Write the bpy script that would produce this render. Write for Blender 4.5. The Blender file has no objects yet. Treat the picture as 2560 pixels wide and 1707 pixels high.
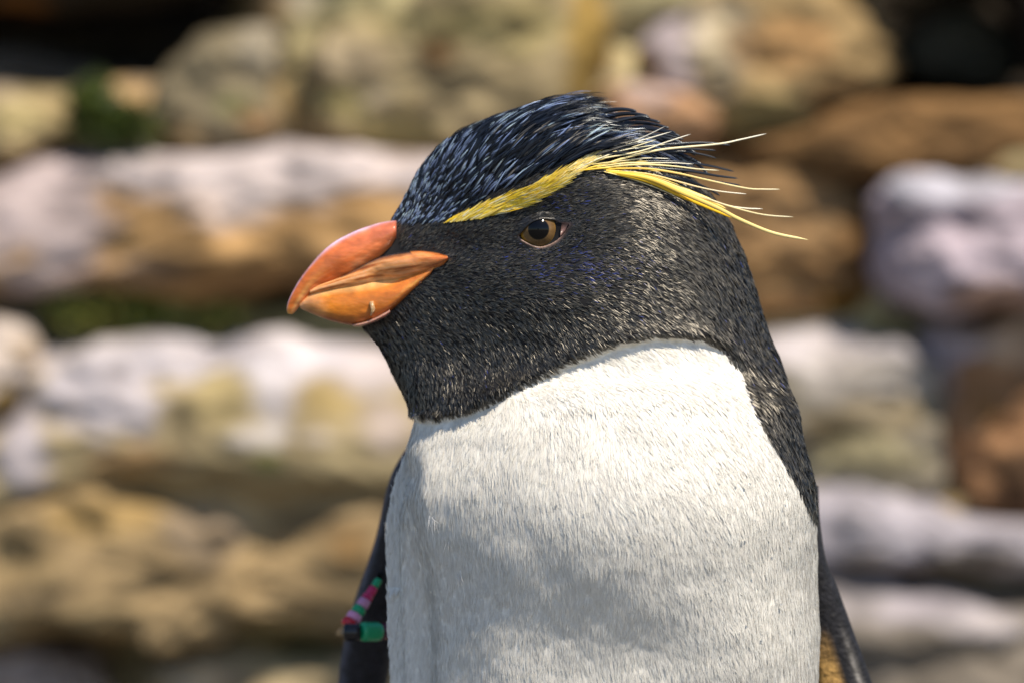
import bpy, math, random
import numpy as np
from mathutils import Vector, Matrix
from mathutils.bvhtree import BVHTree

random.seed(7)
rng = np.random.default_rng(7)
scene = bpy.context.scene

# ------------------------------------------------------------------ camera, light, exposure
S = 1.15e-4            # metres per photograph pixel in the bird's middle plane
D = 1.60               # camera to the bird's middle plane
ZC = 0.43              # camera height above the ground
LENS = 36.0 * D / (2560 * S)

cam_d = bpy.data.cameras.new("camera")
cam = bpy.data.objects.new("camera", cam_d)
scene.collection.objects.link(cam)
cam.location = (0, -D, ZC)
cam.rotation_euler = (math.radians(90), 0, 0)
cam_d.sensor_width = 36.0
cam_d.lens = LENS
cam_d.clip_start = 0.05
cam_d.clip_end = 200
cam_d.dof.use_dof = True
cam_d.dof.focus_distance = D - 0.034
cam_d.dof.aperture_fstop = 8.2
cam_d.dof.aperture_blades = 0
scene.camera = cam

SUN_EL, SUN_AZ = math.radians(57), math.radians(31)      # azimuth: to the right of the camera
sun_dir = Vector((math.cos(SUN_EL) * math.sin(SUN_AZ), -math.cos(SUN_EL) * math.cos(SUN_AZ), math.sin(SUN_EL)))
world = bpy.data.worlds.new("World")
scene.world = world
world.use_nodes = True
wn = world.node_tree
sky = wn.nodes.new("ShaderNodeTexSky")
sky.sky_type = 'NISHITA'
sky.sun_disc = False
sky.ozone_density = 3.0
sky.dust_density = 0.4
sky.sun_elevation = SUN_EL
sky.sun_rotation = math.atan2(sun_dir.x, sun_dir.y)
wn.links.new(sky.outputs[0], wn.nodes["Background"].inputs[0])
wn.nodes["Background"].inputs[1].default_value = 0.10
sun_d = bpy.data.lights.new("sun", 'SUN')
sun_d.energy = 5.0
sun_d.angle = math.radians(0.53)
sun_d.color = (1.0, 0.88, 0.71)
sun = bpy.data.objects.new("sun", sun_d)
sun.rotation_euler = sun_dir.to_track_quat('Z', 'Y').to_euler()
sun.location = sun_dir * 5
scene.collection.objects.link(sun)

scene.view_settings.view_transform = 'Standard'
scene.view_settings.look = 'None'
scene.view_settings.exposure = 0.42
scene.view_settings.gamma = 1.0
scene.view_settings.use_curve_mapping = False
scene.render.engine = 'CYCLES'
scene.cycles.use_denoising = True
scene.cycles.max_bounces = 6

# ------------------------------------------------------------------ helpers
CAM = np.array([0.0, -D, ZC])


def P(px, py, Y):
    """world point at depth Y that the photograph shows at pixel px, py"""
    f = S * (D + Y) / D
    return np.array([(px - 1280.0) * f, Y, ZC + (853.5 - py) * f])


def proj(v):
    f = D / (S * (D + v[:, 1]))
    return v[:, 0] * f + 1280.0, 853.5 - (v[:, 2] - ZC) * f


def smooth(a, b, x):
    t = np.clip((x - a) / (b - a), 0, 1)
    return t * t * (3 - 2 * t)


def _hash(ix, iy, iz, seed):
    h = (ix * 374761393 + iy * 668265263 + iz * 1440662683 + seed * 974634777) & 0xFFFFFFFF
    h = ((h ^ (h >> 13)) * 1274126177) & 0xFFFFFFFF
    h = h ^ (h >> 16)
    return (h & 0xFFFFFF) / float(0xFFFFFF)


def vnoise(p, seed=0):
    i = np.floor(p).astype(np.int64)
    f = p - i
    f = f * f * (3 - 2 * f)
    r = 0
    for dx in (0, 1):
        for dy in (0, 1):
            for dz in (0, 1):
                w = (f[:, 0] if dx else 1 - f[:, 0]) * (f[:, 1] if dy else 1 - f[:, 1]) * (f[:, 2] if dz else 1 - f[:, 2])
                r = r + w * _hash(i[:, 0] + dx, i[:, 1] + dy, i[:, 2] + dz, seed)
    return r * 2 - 1


def fbm(p, octaves=4, seed=0, gain=0.5):
    a, r, q = 1.0, 0, np.array(p, float)
    for o in range(octaves):
        r = r + a * vnoise(q, seed + o * 17)
        q = q * 2.03 + 11.3
        a *= gain
    return r


def catmull(pts, n, closed=False):
    pts = np.array(pts, float)
    m = len(pts)
    segs = m if closed else m - 1
    t = np.linspace(0, segs, n, endpoint=not closed)
    i = np.minimum(np.floor(t).astype(int), segs - 1)
    f = (t - i)[:, None]

    def g(k):
        return pts[k % m] if closed else pts[np.clip(k, 0, m - 1)]
    p0, p1, p2, p3 = g(i - 1), g(i), g(i + 1), g(i + 2)
    return 0.5 * ((2 * p1) + (-p0 + p2) * f + (2 * p0 - 5 * p1 + 4 * p2 - p3) * f ** 2 + (-p0 + 3 * p1 - 3 * p2 + p3) * f ** 3)


def in_poly(x, y, poly):
    poly = np.array(poly, float)
    c = np.zeros(len(x), bool)
    j = len(poly) - 1
    for i in range(len(poly)):
        xi, yi = poly[i]
        xj, yj = poly[j]
        k = ((yi > y) != (yj > y)) & (x < (xj - xi) * (y - yi) / (yj - yi + 1e-12) + xi)
        c ^= k
        j = i
    return c


def polydist(x, y, line):
    """distance to an open polyline and the parameter 0..1 along it"""
    line = np.array(line, float)
    best = np.full(len(x), 1e9)
    par = np.zeros(len(x))
    n = len(line) - 1
    for i in range(n):
        a, b = line[i], line[i + 1]
        d = b - a
        t = np.clip(((x - a[0]) * d[0] + (y - a[1]) * d[1]) / (d @ d), 0, 1)
        dd = np.hypot(x - a[0] - t * d[0], y - a[1] - t * d[1])
        k = dd < best
        best = np.where(k, dd, best)
        par = np.where(k, (i + t) / n, par)
    return best, par


def mesh(name, verts, faces, mat=None, parent=None, tint=None, smooth_shade=True, label=None, cat=None, group=None, kind=None, normals=None):
    verts = np.asarray(verts, np.float32)
    me = bpy.data.meshes.new(name)
    me.vertices.add(len(verts))
    me.vertices.foreach_set("co", verts.ravel())
    if isinstance(faces, np.ndarray):
        k = faces.shape[1]
        loops = faces.ravel().astype(np.int32)
        starts = np.arange(0, len(loops), k, dtype=np.int32)
    else:
        loops = np.array([i for f in faces for i in f], np.int32)
        starts = np.cumsum([0] + [len(f) for f in faces[:-1]]).astype(np.int32)
    me.loops.add(len(loops))
    me.loops.foreach_set("vertex_index", loops)
    me.polygons.add(len(starts))
    me.polygons.foreach_set("loop_start", starts)
    me.polygons.foreach_set("use_smooth", np.full(len(starts), smooth_shade))
    me.update(calc_edges=True)
    me.validate()
    if normals is not None:
        me.normals_split_custom_set_from_vertices(normals.astype(np.float32))
    if tint is not None:
        t = np.ones((len(verts), 4), np.float32)
        t[:, :3] = tint
        at = me.attributes.new("tint", 'FLOAT_COLOR', 'POINT')
        at.data.foreach_set("color", t.ravel())
    if mat:
        me.materials.append(mat)
    o = bpy.data.objects.new(name, me)
    scene.collection.objects.link(o)
    if parent:
        o.parent = parent
    tag(o, label, cat, group, kind)
    return o


def tag(o, label=None, cat=None, group=None, kind=None):
    for k, v in (("label", label), ("category", cat), ("group", group), ("kind", kind)):
        if v:
            o[k] = v


def empty(name, loc, label, cat, group=None):
    o = bpy.data.objects.new(name, None)
    o.empty_display_size = 0.02
    scene.collection.objects.link(o)
    o.location = loc
    tag(o, label, cat, group)
    return o


def keep(o, parent):
    """parent a mesh that is already in world coordinates"""
    o.parent = parent
    o.matrix_parent_inverse = Matrix.Translation(parent.location).inverted()
    return o


def grid_faces(rows, cols, wrap=True):
    r = np.arange(rows - 1)[:, None]
    c = np.arange(cols if wrap else cols - 1)[None, :]
    c2 = (c + 1) % cols
    f = np.stack([r * cols + c, r * cols + c2, (r + 1) * cols + c2, (r + 1) * cols + c], -1)
    return f.reshape(-1, 4)


def material(name, rough=0.5, tint=True, color=(0.5, 0.5, 0.5), spec=0.5, spec_tint=None, noise=0.0, nscale=600.0, bump=0.0, bscale=900.0,
             sss=0.0, sss_r=(1, 0.4, 0.2), sss_scale=0.002, coat=0.0, sheen=0.0, trans=0.0, stretch=(1, 1, 1), rough_noise=0.0):
    m = bpy.data.materials.new(name)
    m.use_nodes = True
    nt = m.node_tree
    b = nt.nodes["Principled BSDF"]
    b.inputs["Roughness"].default_value = rough
    b.inputs["Specular IOR Level"].default_value = spec
    if spec_tint:
        b.inputs["Specular Tint"].default_value = (*spec_tint, 1)
    if sss:
        b.inputs["Subsurface Weight"].default_value = sss
        b.inputs["Subsurface Radius"].default_value = sss_r
        b.inputs["Subsurface Scale"].default_value = sss_scale
    b.inputs["Coat Weight"].default_value = coat
    b.inputs["Coat Roughness"].default_value = 0.15
    b.inputs["Sheen Weight"].default_value = sheen
    b.inputs["Transmission Weight"].default_value = trans
    if tint:
        a = nt.nodes.new("ShaderNodeAttribute")
        a.attribute_name = "tint"
        col = a.outputs["Color"]
    else:
        c = nt.nodes.new("ShaderNodeRGB")
        c.outputs[0].default_value = (*color, 1)
        col = c.outputs[0]
    tc = nt.nodes.new("ShaderNodeTexCoord")
    mp = nt.nodes.new("ShaderNodeMapping")
    mp.inputs["Scale"].default_value = stretch
    nt.links.new(tc.outputs["Object"], mp.inputs[0])
    if noise:
        n = nt.nodes.new("ShaderNodeTexNoise")
        n.inputs["Scale"].default_value = nscale
        n.inputs["Detail"].default_value = 6
        nt.links.new(mp.outputs[0], n.inputs["Vector"])
        r = nt.nodes.new("ShaderNodeMapRange")
        r.inputs["From Min"].default_value = 0.3
        r.inputs["From Max"].default_value = 0.7
        r.inputs["To Min"].default_value = 1 - noise
        r.inputs["To Max"].default_value = 1 + noise
        nt.links.new(n.outputs["Fac"], r.inputs["Value"])
        x = nt.nodes.new("ShaderNodeMix")
        x.data_type = 'RGBA'
        x.blend_type = 'MULTIPLY'
        x.inputs["Factor"].default_value = 1
        nt.links.new(col, x.inputs["A"])
        nt.links.new(r.outputs[0], x.inputs["B"])
        col = x.outputs["Result"]
    if bump:
        n2 = nt.nodes.new("ShaderNodeTexNoise")
        n2.inputs["Scale"].default_value = bscale
        n2.inputs["Detail"].default_value = 5
        nt.links.new(mp.outputs[0], n2.inputs["Vector"])
        bp = nt.nodes.new("ShaderNodeBump")
        bp.inputs["Strength"].default_value = 1.0
        bp.inputs["Distance"].default_value = bump
        nt.links.new(n2.outputs["Fac"], bp.inputs["Height"])
        nt.links.new(bp.outputs[0], b.inputs["Normal"])
        if rough_noise:
            r2 = nt.nodes.new("ShaderNodeMapRange")
            r2.inputs["To Min"].default_value = rough - rough_noise
            r2.inputs["To Max"].default_value = rough + rough_noise
            nt.links.new(n2.outputs["Fac"], r2.inputs["Value"])
            nt.links.new(r2.outputs[0], b.inputs["Roughness"])
    nt.links.new(col, b.inputs["Base Color"])
    return m


M_rock = material("weathered_stone", rough=0.85, noise=0.4, nscale=45, bump=0.004, bscale=70, spec=0.25)
M_skin = material("plumage_base", rough=0.7, noise=0.2, nscale=300, spec=0.2)
M_hood = material("hood_feather", rough=0.42, spec=1.0, spec_tint=(1.0, 0.95, 0.86))
M_crown = material("crown_feather", rough=0.30, spec=0.7, spec_tint=(0.85, 0.93, 1.0))
M_white = material("breast_feather", rough=0.5, spec=0.4)
_nt = M_white.node_tree
_tr = _nt.nodes.new("ShaderNodeBsdfTranslucent")
_tr.inputs["Color"].default_value = (.86, .85, .83, 1)
_mx = _nt.nodes.new("ShaderNodeMixShader")
_mx.inputs[0].default_value = 0.15
_nt.links.new(_nt.nodes["Principled BSDF"].outputs[0], _mx.inputs[1])
_nt.links.new(_tr.outputs[0], _mx.inputs[2])
_nt.links.new(_mx.outputs[0], _nt.nodes["Material Output"].inputs[0])
M_yellow = material("yellow_plume", rough=0.4, spec=0.45)
M_bill = material("bill_horn", rough=0.2, noise=0.22, nscale=160, bump=0.0003, bscale=420, sss=0.3, sss_scale=0.0016,
                  spec=0.6, stretch=(0.45, 1, 1.3), rough_noise=0.1)
M_lid = material("eyelid_skin", rough=0.45, noise=0.25, nscale=900, bump=0.0002, bscale=1500)
M_flipper = material("flipper_skin", rough=0.62, noise=0.5, nscale=350, bump=0.0006, bscale=700, spec=0.35)
M_bead = material("glossy_plastic", rough=0.25, spec=0.5)
M_leaf = material("moss_leaf", rough=0.5, spec=0.4)
M_drop = material("water_drop", rough=0.03, tint=False, color=(1, 1, 1), trans=1.0)
M_ground = material("gravelly_ground", rough=0.9, tint=False, color=(0.11, 0.105, 0.10), noise=0.4, nscale=30, bump=0.01, bscale=40)

# ------------------------------------------------------------------ the setting: ground and rock wall
gx, gy = np.meshgrid(np.linspace(-6, 6, 60), np.linspace(-6, 6, 60))
gv = np.stack([gx.ravel(), gy.ravel(), 0.012 * fbm(np.stack([gx.ravel() * 2, gy.ravel() * 2, gx.ravel() * 0], -1), 3, 5)], -1)
mesh("ground", gv, grid_faces(60, 60, False), M_ground, kind="structure")

WHITEP = (0.54, 0.49, 0.49)
LAV = (0.62, 0.61, 0.68)
TAN = (0.46, 0.29, 0.125)
OLIVE = (0.35, 0.29, 0.165)
LICHEN = (0.40, 0.35, 0.15)
GREY = (0.29, 0.265, 0.205)
BROWN = (0.23, 0.125, 0.045)
SHADE_DARK = (0.018, 0.013, 0.009)  # near black that stands in for shade in the top corners
BUFF = (0.33, 0.25, 0.13)
GREEN = (0.10, 0.14, 0.02)
ORANGE = (0.42, 0.20, 0.03)


WALL_BACK = 0.50


def rock(label, outline, Yc, depth, base, patches=(), p=3.6, rough=0.11, seed=0, name="rock", NR=32, NC=110):
    """a boulder: smoothed outline (as seen from the front) with its own depth, rounded edges and lumpy faces"""
    Yc, depth = Yc + WALL_BACK, depth * 1.0
    ol = catmull(outline, NC, True)
    c = ol.mean(0)
    rr = np.sin(np.linspace(0, math.pi / 2, NR)) ** 0.9
    out = []
    for side in (-1, 1):
        rs = rr if side < 0 else rr[:-1][::-1]
        for r in rs:
            h = depth * (1 - r ** p) ** (1 / p)
            xy = c + (ol - c) * r
            out.append(np.stack([xy[:, 0], np.full(NC, side * h), xy[:, 1]], -1))
    g = np.concatenate(out)
    f = S * (D + Yc) / D
    v = np.stack([(g[:, 0] - 1280) * f, Yc + g[:, 1], ZC + (853.5 - g[:, 2]) * f], -1)
    cen = P(c[0], c[1], Yc)
    n = v - cen
    n[:, 1] *= 1.5
    n /= np.linalg.norm(n, axis=1)[:, None] + 1e-9
    size = (ol.max(0) - ol.min(0)).min() * f
    q = v / max(size, 0.03)
    disp = fbm(q * 1.6 + seed * 7.1, 5, seed, 0.55)
    ridge = np.abs(fbm(q * np.array([1.1, 1.1, 2.6]) + seed * 3.3, 4, seed + 50, .6))
    v = v + n * (size * rough * (disp - 0.9 * ridge))[:, None]
    px, py = proj(v)
    col = np.tile(np.array(base, float), (len(v), 1))
    nz = fbm(v * 38 + seed, 4, seed + 9, 0.6)
    nz2 = fbm(v * 95 + seed, 3, seed + 29, 0.6)
    for (cx, cy, rx, ry, pc, st) in patches:
        d = np.hypot((px - cx) / rx, (py - cy) / ry) + 0.28 * nz + 0.12 * nz2
        m = (smooth(1.15, 0.75, d) * st)[:, None]
        col = col * (1 - m) + np.array(pc) * m
    col *= (1 + 0.22 * fbm(v * 60 + 5 * seed, 4, seed + 77))[:, None]
    rows = 2 * NR - 1
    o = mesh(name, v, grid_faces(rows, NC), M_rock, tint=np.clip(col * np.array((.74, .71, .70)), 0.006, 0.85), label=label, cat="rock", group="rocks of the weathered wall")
    return o


# one continuous rock face: the rocks stand out of it, two recesses at the top go deep
wx, wz = np.meshgrid(np.linspace(-.75, .75, 260), np.linspace(-0.1, 1.2, 220))
wv = np.stack([wx.ravel(), np.full(wx.size, 0.365 + WALL_BACK), wz.ravel()], -1)
wpx, wpy = proj(wv)
wn1 = fbm(wv * np.array([13, 1, 26]), 5, 3, .55)
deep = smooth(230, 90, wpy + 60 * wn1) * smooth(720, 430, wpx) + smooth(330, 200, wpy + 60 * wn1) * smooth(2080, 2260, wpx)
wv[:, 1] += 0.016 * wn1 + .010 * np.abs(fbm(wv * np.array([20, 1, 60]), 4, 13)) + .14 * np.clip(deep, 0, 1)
wm1, wm2 = smooth(-.3, .5, fbm(wv * 14, 4, 21))[:, None], smooth(.0, .6, fbm(wv * 22, 4, 25))[:, None]
wt = np.array((.30, .20, .095)) * (1 - wm1) + np.array((.30, .26, .14)) * wm1
wt = wt * (1 - .5 * wm2) + np.array((.36, .33, .33)) * .5 * wm2
wt = wt * (1 - np.clip(deep, 0, 1)[:, None]) + np.array((.03, .023, .016)) * np.clip(deep, 0, 1)[:, None]  # recess shade painted in: the tint darkens where the wall goes deep
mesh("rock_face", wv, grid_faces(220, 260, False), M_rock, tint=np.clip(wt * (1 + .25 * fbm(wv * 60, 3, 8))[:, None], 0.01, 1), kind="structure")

rock("long tan ledge rock with a pinkish white top, behind the penguin's bill",
     [(-260, 520), (-120, 470), (0, 445), (110, 398), (240, 372), (450, 362), (700, 366), (900, 380), (1150, 395), (1450, 420), (1500, 600), (1350, 730),
      (1000, 740), (700, 735), (300, 745), (0, 755), (-220, 730)], 0.36, 0.055, TAN,
     [(450, 410, 800, 95, WHITEP, 1.0), (120, 560, 190, 240, (0.50, 0.43, 0.43), 1.0), (560, 500, 130, 60, WHITEP, .7), (620, 480, 60, 60, WHITEP, .8),
      (350, 680, 120, 40, WHITEP, .35), (1100, 440, 300, 50, WHITEP, .8), (60, 640, 60, 50, TAN, .7), (600, 690, 600, 40, BROWN, .7)],
     p=4.5, rough=0.11, seed=1)
rock("wide olive rock blotched with yellow lichen, above the penguin's forehead",
     [(700, 150), (760, 70), (900, 20), (1150, -70), (1420, -80), (1530, 40), (1540, 250), (1560, 420), (1250, 450), (900, 420), (740, 390), (690, 290)],
     0.39, 0.06, OLIVE,
     [(900, 260, 150, 60, LICHEN, .9), (1050, 60, 170, 60, LICHEN, .6), (880, 150, 110, 60, (0.36, 0.30, 0.2), .8), (1090, 130, 60, 40, BROWN, .8),
      (1000, 330, 140, 50, LICHEN, .8), (950, 250, 60, 45, (0.44, 0.38, 0.27), .8), (1250, 60, 140, 80, LICHEN, .6), (1480, 180, 60, 230, (0.33, 0.22, 0.05), .9),
      (760, 350, 120, 40, BUFF, .8)], p=4, rough=0.11, seed=2)
rock("grey-olive rock beside the dark crack, above the ledge",
     [(360, 270), (420, 180), (520, 100), (620, 60), (700, 70), (715, 160), (690, 250), (720, 340), (640, 385), (480, 385), (380, 365)], 0.385, 0.05, (0.22, 0.19, 0.12),
     [(640, 120, 60, 60, GREY, .7), (580, 260, 60, 30, GREEN, .5), (640, 300, 60, 30, (0.3, 0.17, 0.07), .7), (450, 330, 70, 40, BUFF, .8)], rough=0.1, seed=3)
rock("small olive rock beside the dark green moss",
     [(-160, 300), (-60, 250), (60, 238), (150, 250), (185, 300), (185, 370), (100, 410), (-60, 460), (-180, 470)], 0.39, 0.05, OLIVE,
     [(40, 300, 120, 50, LICHEN, .5), (60, 400, 160, 40, BUFF, .7)], rough=0.11, seed=4)
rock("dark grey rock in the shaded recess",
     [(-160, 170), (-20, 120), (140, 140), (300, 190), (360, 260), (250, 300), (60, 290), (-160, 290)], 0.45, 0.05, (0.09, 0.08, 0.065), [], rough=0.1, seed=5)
rock("long dark overhanging rock at the wall's top",  # overhang added to shade the wall below; its black is painted shade
     [(-500, -420), (0, -470), (500, -440), (760, -380), (800, -180), (640, -60), (480, 10), (240, 50), (0, 40), (-300, 40), (-520, -60)], 0.42, 0.06, SHADE_DARK,
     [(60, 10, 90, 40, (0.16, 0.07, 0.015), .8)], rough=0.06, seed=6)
rock("tan rock with a pinkish white patch, behind the crest",
     [(1560, 130), (1600, 40), (1700, 0), (1900, -50), (2080, -10), (2190, 80), (2220, 180), (2150, 260), (2060, 290), (2000, 350), (1850, 370), (1700, 330), (1590, 260)],
     0.40, 0.055, (0.37, 0.27, 0.13),
     [(1660, 90, 100, 80, (0.56, 0.50, 0.54), 1), (1690, 190, 60, 90, (0.6, 0.52, 0.52), .9), (1800, 110, 90, 110, (0.45, 0.40, 0.28), .8), (1620, 150, 40, 40, BROWN, .9),
      (1960, 120, 140, 70, (0.38, 0.22, 0.09), .7), (1900, 290, 110, 60, LICHEN, .6), (1790, 230, 60, 30, GREY, .7), (2100, 230, 80, 60, BROWN, .6)], rough=0.11, seed=7)
rock("pinkish tan rock low behind the crown",
     [(1480, 260), (1560, 215), (1700, 230), (1790, 280), (1790, 350), (1700, 400), (1520, 400)], 0.39, 0.05, (0.40, 0.24, 0.13),
     [(1630, 220, 70, 50, (0.56, 0.45, 0.42), .7)], rough=0.11, seed=8)
rock("dim brown rock in the gap over the white block",
     [(1780, 380), (1950, 320), (2150, 250), (2400, 240), (2680, 250), (2680, 420), (2450, 440), (2200, 470), (1950, 450)], 0.395, 0.05, (0.20, 0.115, 0.045), [], rough=0.11, seed=9)
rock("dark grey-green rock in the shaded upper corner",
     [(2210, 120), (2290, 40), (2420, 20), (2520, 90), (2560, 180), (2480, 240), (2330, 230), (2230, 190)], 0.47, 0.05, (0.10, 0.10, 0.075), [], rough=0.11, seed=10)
rock("added overhang painted black as shade over the upper corner",  # second added overhang to keep this corner unlit, shade painted into its colour
     [(2160, -300), (2500, -420), (2900, -420), (2960, 0), (2820, 260), (2600, 240), (2520, 60), (2420, -30), (2250, -60)], 0.40, 0.07, SHADE_DARK, [], rough=0.06, seed=11)
rock("broad brown rock face behind the penguin's nape",
     [(1560, 420), (1700, 390), (1900, 385), (2080, 400), (2180, 440), (2210, 560), (2200, 700), (2150, 800), (1950, 820), (1700, 830), (1520, 700)], 0.40, 0.05,
     (0.40, 0.25, 0.115), [(2100, 760, 90, 50, (0.24, 0.12, 0.01), .9), (2000, 560, 110, 60, (0.30, 0.20, 0.10), .6), (1900, 690, 140, 60, TAN, .6),
                           (2150, 600, 50, 120, BROWN, .7), (2090, 420, 120, 40, BROWN, .7)], rough=0.11, seed=12, p=3.2)
rock("pale lavender white block on the right of the brown rock face".replace(" on the right of", " beside"),
     [(2155, 500), (2200, 440), (2320, 415), (2450, 412), (2560, 430), (2700, 470), (2720, 650), (2640, 760), (2480, 780), (2330, 800), (2230, 770), (2185, 660)],
     0.36, 0.06, (0.43, 0.38, 0.44),
     [(2380, 450, 220, 60, (0.47, 0.48, 0.56), 1), (2440, 560, 60, 30, (0.42, 0.36, 0.38), .6), (2480, 740, 120, 40, (0.42, 0.24, 0.12), .7), (2300, 760, 60, 30, (0.4, 0.34, 0.36), .6)],
     p=3.4, rough=0.11, seed=13)
rock("grey-olive rock with a whitish top, behind the black nape stripe",
     [(1700, 860), (1900, 825), (2080, 812), (2250, 815), (2340, 880), (2370, 1000), (2380, 1140), (2330, 1250), (2100, 1260), (1850, 1270), (1650, 1200)],
     0.37, 0.055, GREY,
     [(2080, 850, 320, 75, (0.48, 0.46, 0.48), 1), (2160, 940, 160, 70, (0.46, 0.44, 0.42), .7), (2070, 1080, 60, 40, (0.2, 0.15, 0.07), .8), (2210, 1040, 120, 60, (0.22, 0.18, 0.10), .7),
      (2180, 1150, 150, 60, (0.33, 0.30, 0.17), .8)], p=4, rough=0.11, seed=14)
rock("reddish brown rock with a pinkish top, under the white block",
     [(2290, 830), (2420, 790), (2700, 770), (2760, 1000), (2700, 1290), (2500, 1310), (2380, 1270), (2340, 1120), (2310, 960)], 0.40, 0.055, (0.30, 0.17, 0.085),
     [(2380, 850, 150, 70, (0.6, 0.52, 0.55), .9), (2550, 850, 130, 90, (0.45, 0.34, 0.24), .8), (2350, 960, 60, 60, (0.5, 0.44, 0.44), .6), (2470, 1020, 50, 60, BROWN, .8),
      (2560, 1200, 80, 90, (0.07, 0.04, 0.02), .9)], rough=0.11, seed=15)
rock("lavender grey sloping slab with a smooth top, beside the penguin's back",
     [(1850, 1250), (2000, 1212), (2150, 1215), (2300, 1245), (2430, 1290), (2700, 1320), (2720, 1400), (2550, 1440), (2350, 1430), (2100, 1460), (1850, 1440)],
     0.34, 0.05, (0.38, 0.37, 0.42), [(2420, 1400, 150, 30, (0.25, 0.22, 0.17), .8), (2150, 1400, 80, 30, (0.32, 0.29, 0.26), .7), (2130, 1310, 60, 40, (0.40, 0.39, 0.42), .6)],
     p=2.2, rough=0.11, seed=16)
rock("pale grey boulder with a dark lower side, beside the flipper",
     [(1900, 1500), (2050, 1440), (2250, 1425), (2400, 1460), (2520, 1490), (2720, 1500), (2760, 1700), (2650, 1900), (2200, 1950), (1900, 1850)], 0.34, 0.06,
     (0.20, 0.18, 0.15), [(2320, 1500, 230, 70, (0.42, 0.40, 0.44), 1), (2450, 1560, 130, 40, (0.48, 0.46, 0.48), .8), (2130, 1500, 120, 60, (0.36, 0.34, 0.34), .8)],
     p=2.4, rough=0.11, seed=17)
rock("whitish rock end with ochre stains, under the mossy crevice",
     [(-200, 800), (-60, 770), (60, 790), (120, 840), (140, 930), (80, 1010), (-20, 1080), (-200, 1130)], 0.36, 0.05, (0.55, 0.49, 0.44),
     [(20, 1010, 50, 50, (0.33, 0.22, 0.04), .9), (60, 880, 40, 40, (0.42, 0.32, 0.2), .7)], seed=18)
rock("big boulder with a wavy white crust over olive stone, beside the throat",
     [(-150, 1150), (0, 1050), (70, 960), (120, 880), (220, 852), (420, 848), (620, 832), (850, 848), (1000, 890), (1200, 960), (1250, 1150), (1100, 1250),
      (800, 1245), (500, 1255), (300, 1235), (80, 1265), (-120, 1300)], 0.35, 0.065, (0.36, 0.30, 0.17),
     [(520, 890, 520, 75, (0.56, 0.54, 0.58), 1), (230, 990, 170, 130, (0.53, 0.51, 0.55), 1), (60, 1120, 80, 150, (0.50, 0.47, 0.50), 1), (680, 970, 70, 110, (0.53, 0.52, 0.56), .9),
      (640, 1090, 90, 30, (0.60, 0.58, 0.58), .8), (560, 1000, 90, 90, (0.36, 0.30, 0.15), 1), (820, 1000, 90, 60, (0.36, 0.28, 0.12), .9), (930, 930, 80, 60, (0.60, 0.55, 0.56), .8),
      (960, 1060, 60, 60, (0.52, 0.45, 0.44), .7), (790, 1090, 50, 25, (0.55, 0.5, 0.45), .8), (175, 1030, 40, 20, (0.35, 0.3, 0.24), .8), (330, 1150, 120, 40, (0.34, 0.22, 0.10), .8),
      (660, 1150, 40, 25, GREEN, .7)], p=3, rough=0.11, seed=19)
rock("big brown-grey rough rock face under the white-crusted boulder",
     [(-180, 1260), (0, 1215), (200, 1190), (450, 1195), (800, 1190), (1150, 1185), (1300, 1350), (1280, 1500), (1150, 1590), (850, 1590), (600, 1600), (400, 1620), (330, 1570), (150, 1585), (-180, 1600)],
     0.345, 0.055, (0.38, 0.285, 0.15), [(240, 1290, 150, 50, (0.36, 0.25, 0.09), .7), (520, 1330, 110, 60, (0.27, 0.22, 0.16), .8), (480, 1435, 120, 22, (0.12, 0.09, 0.05), .8),
                                       (880, 1370, 60, 50, (0.36, 0.2, 0.06), .6), (820, 1310, 150, 18, (0.12, 0.085, 0.045), .7), (60, 1400, 100, 60, (0.36, 0.27, 0.13), .6),
                                       (90, 1480, 130, 20, (0.10, 0.08, 0.05), .8), (200, 1545, 180, 30, (0.34, 0.27, 0.14), .6), (700, 1580, 150, 18, (.10, .10, .03), .8)],
     p=5, rough=0.15, seed=20)
rock("low olive stone in the mossy crevice under the long ledge",
     [(40, 800), (150, 755), (400, 745), (700, 750), (1000, 750), (1250, 780), (1250, 900), (800, 920), (300, 920), (60, 900)], 0.385, 0.05, (0.30, 0.27, 0.11),
     [(350, 790, 200, 30, (.26, .26, .06), .8), (800, 800, 200, 40, (.36, .30, .15), .7)], rough=0.15, seed=27)
rock("pinkish grey stone low in the wall, beside the dark crevice",
     [(-180, 1640), (0, 1610), (160, 1620), (290, 1680), (320, 1800), (100, 1900), (-180, 1880)], 0.36, 0.05, (0.42, 0.34, 0.28),
     [(80, 1680, 160, 60, (0.5, 0.42, 0.38), .7)], seed=22)
rock("buff stone low in the wall, beside the banded flipper",
     [(340, 1660), (450, 1620), (650, 1605), (850, 1600), (1050, 1620), (1080, 1850), (700, 1950), (350, 1880)], 0.36, 0.05, (0.36, 0.30, 0.18),
     [(500, 1690, 110, 40, (0.48, 0.43, 0.36), .6), (780, 1640, 100, 20, (0.16, 0.14, 0.05), .7)], seed=23)

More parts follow.
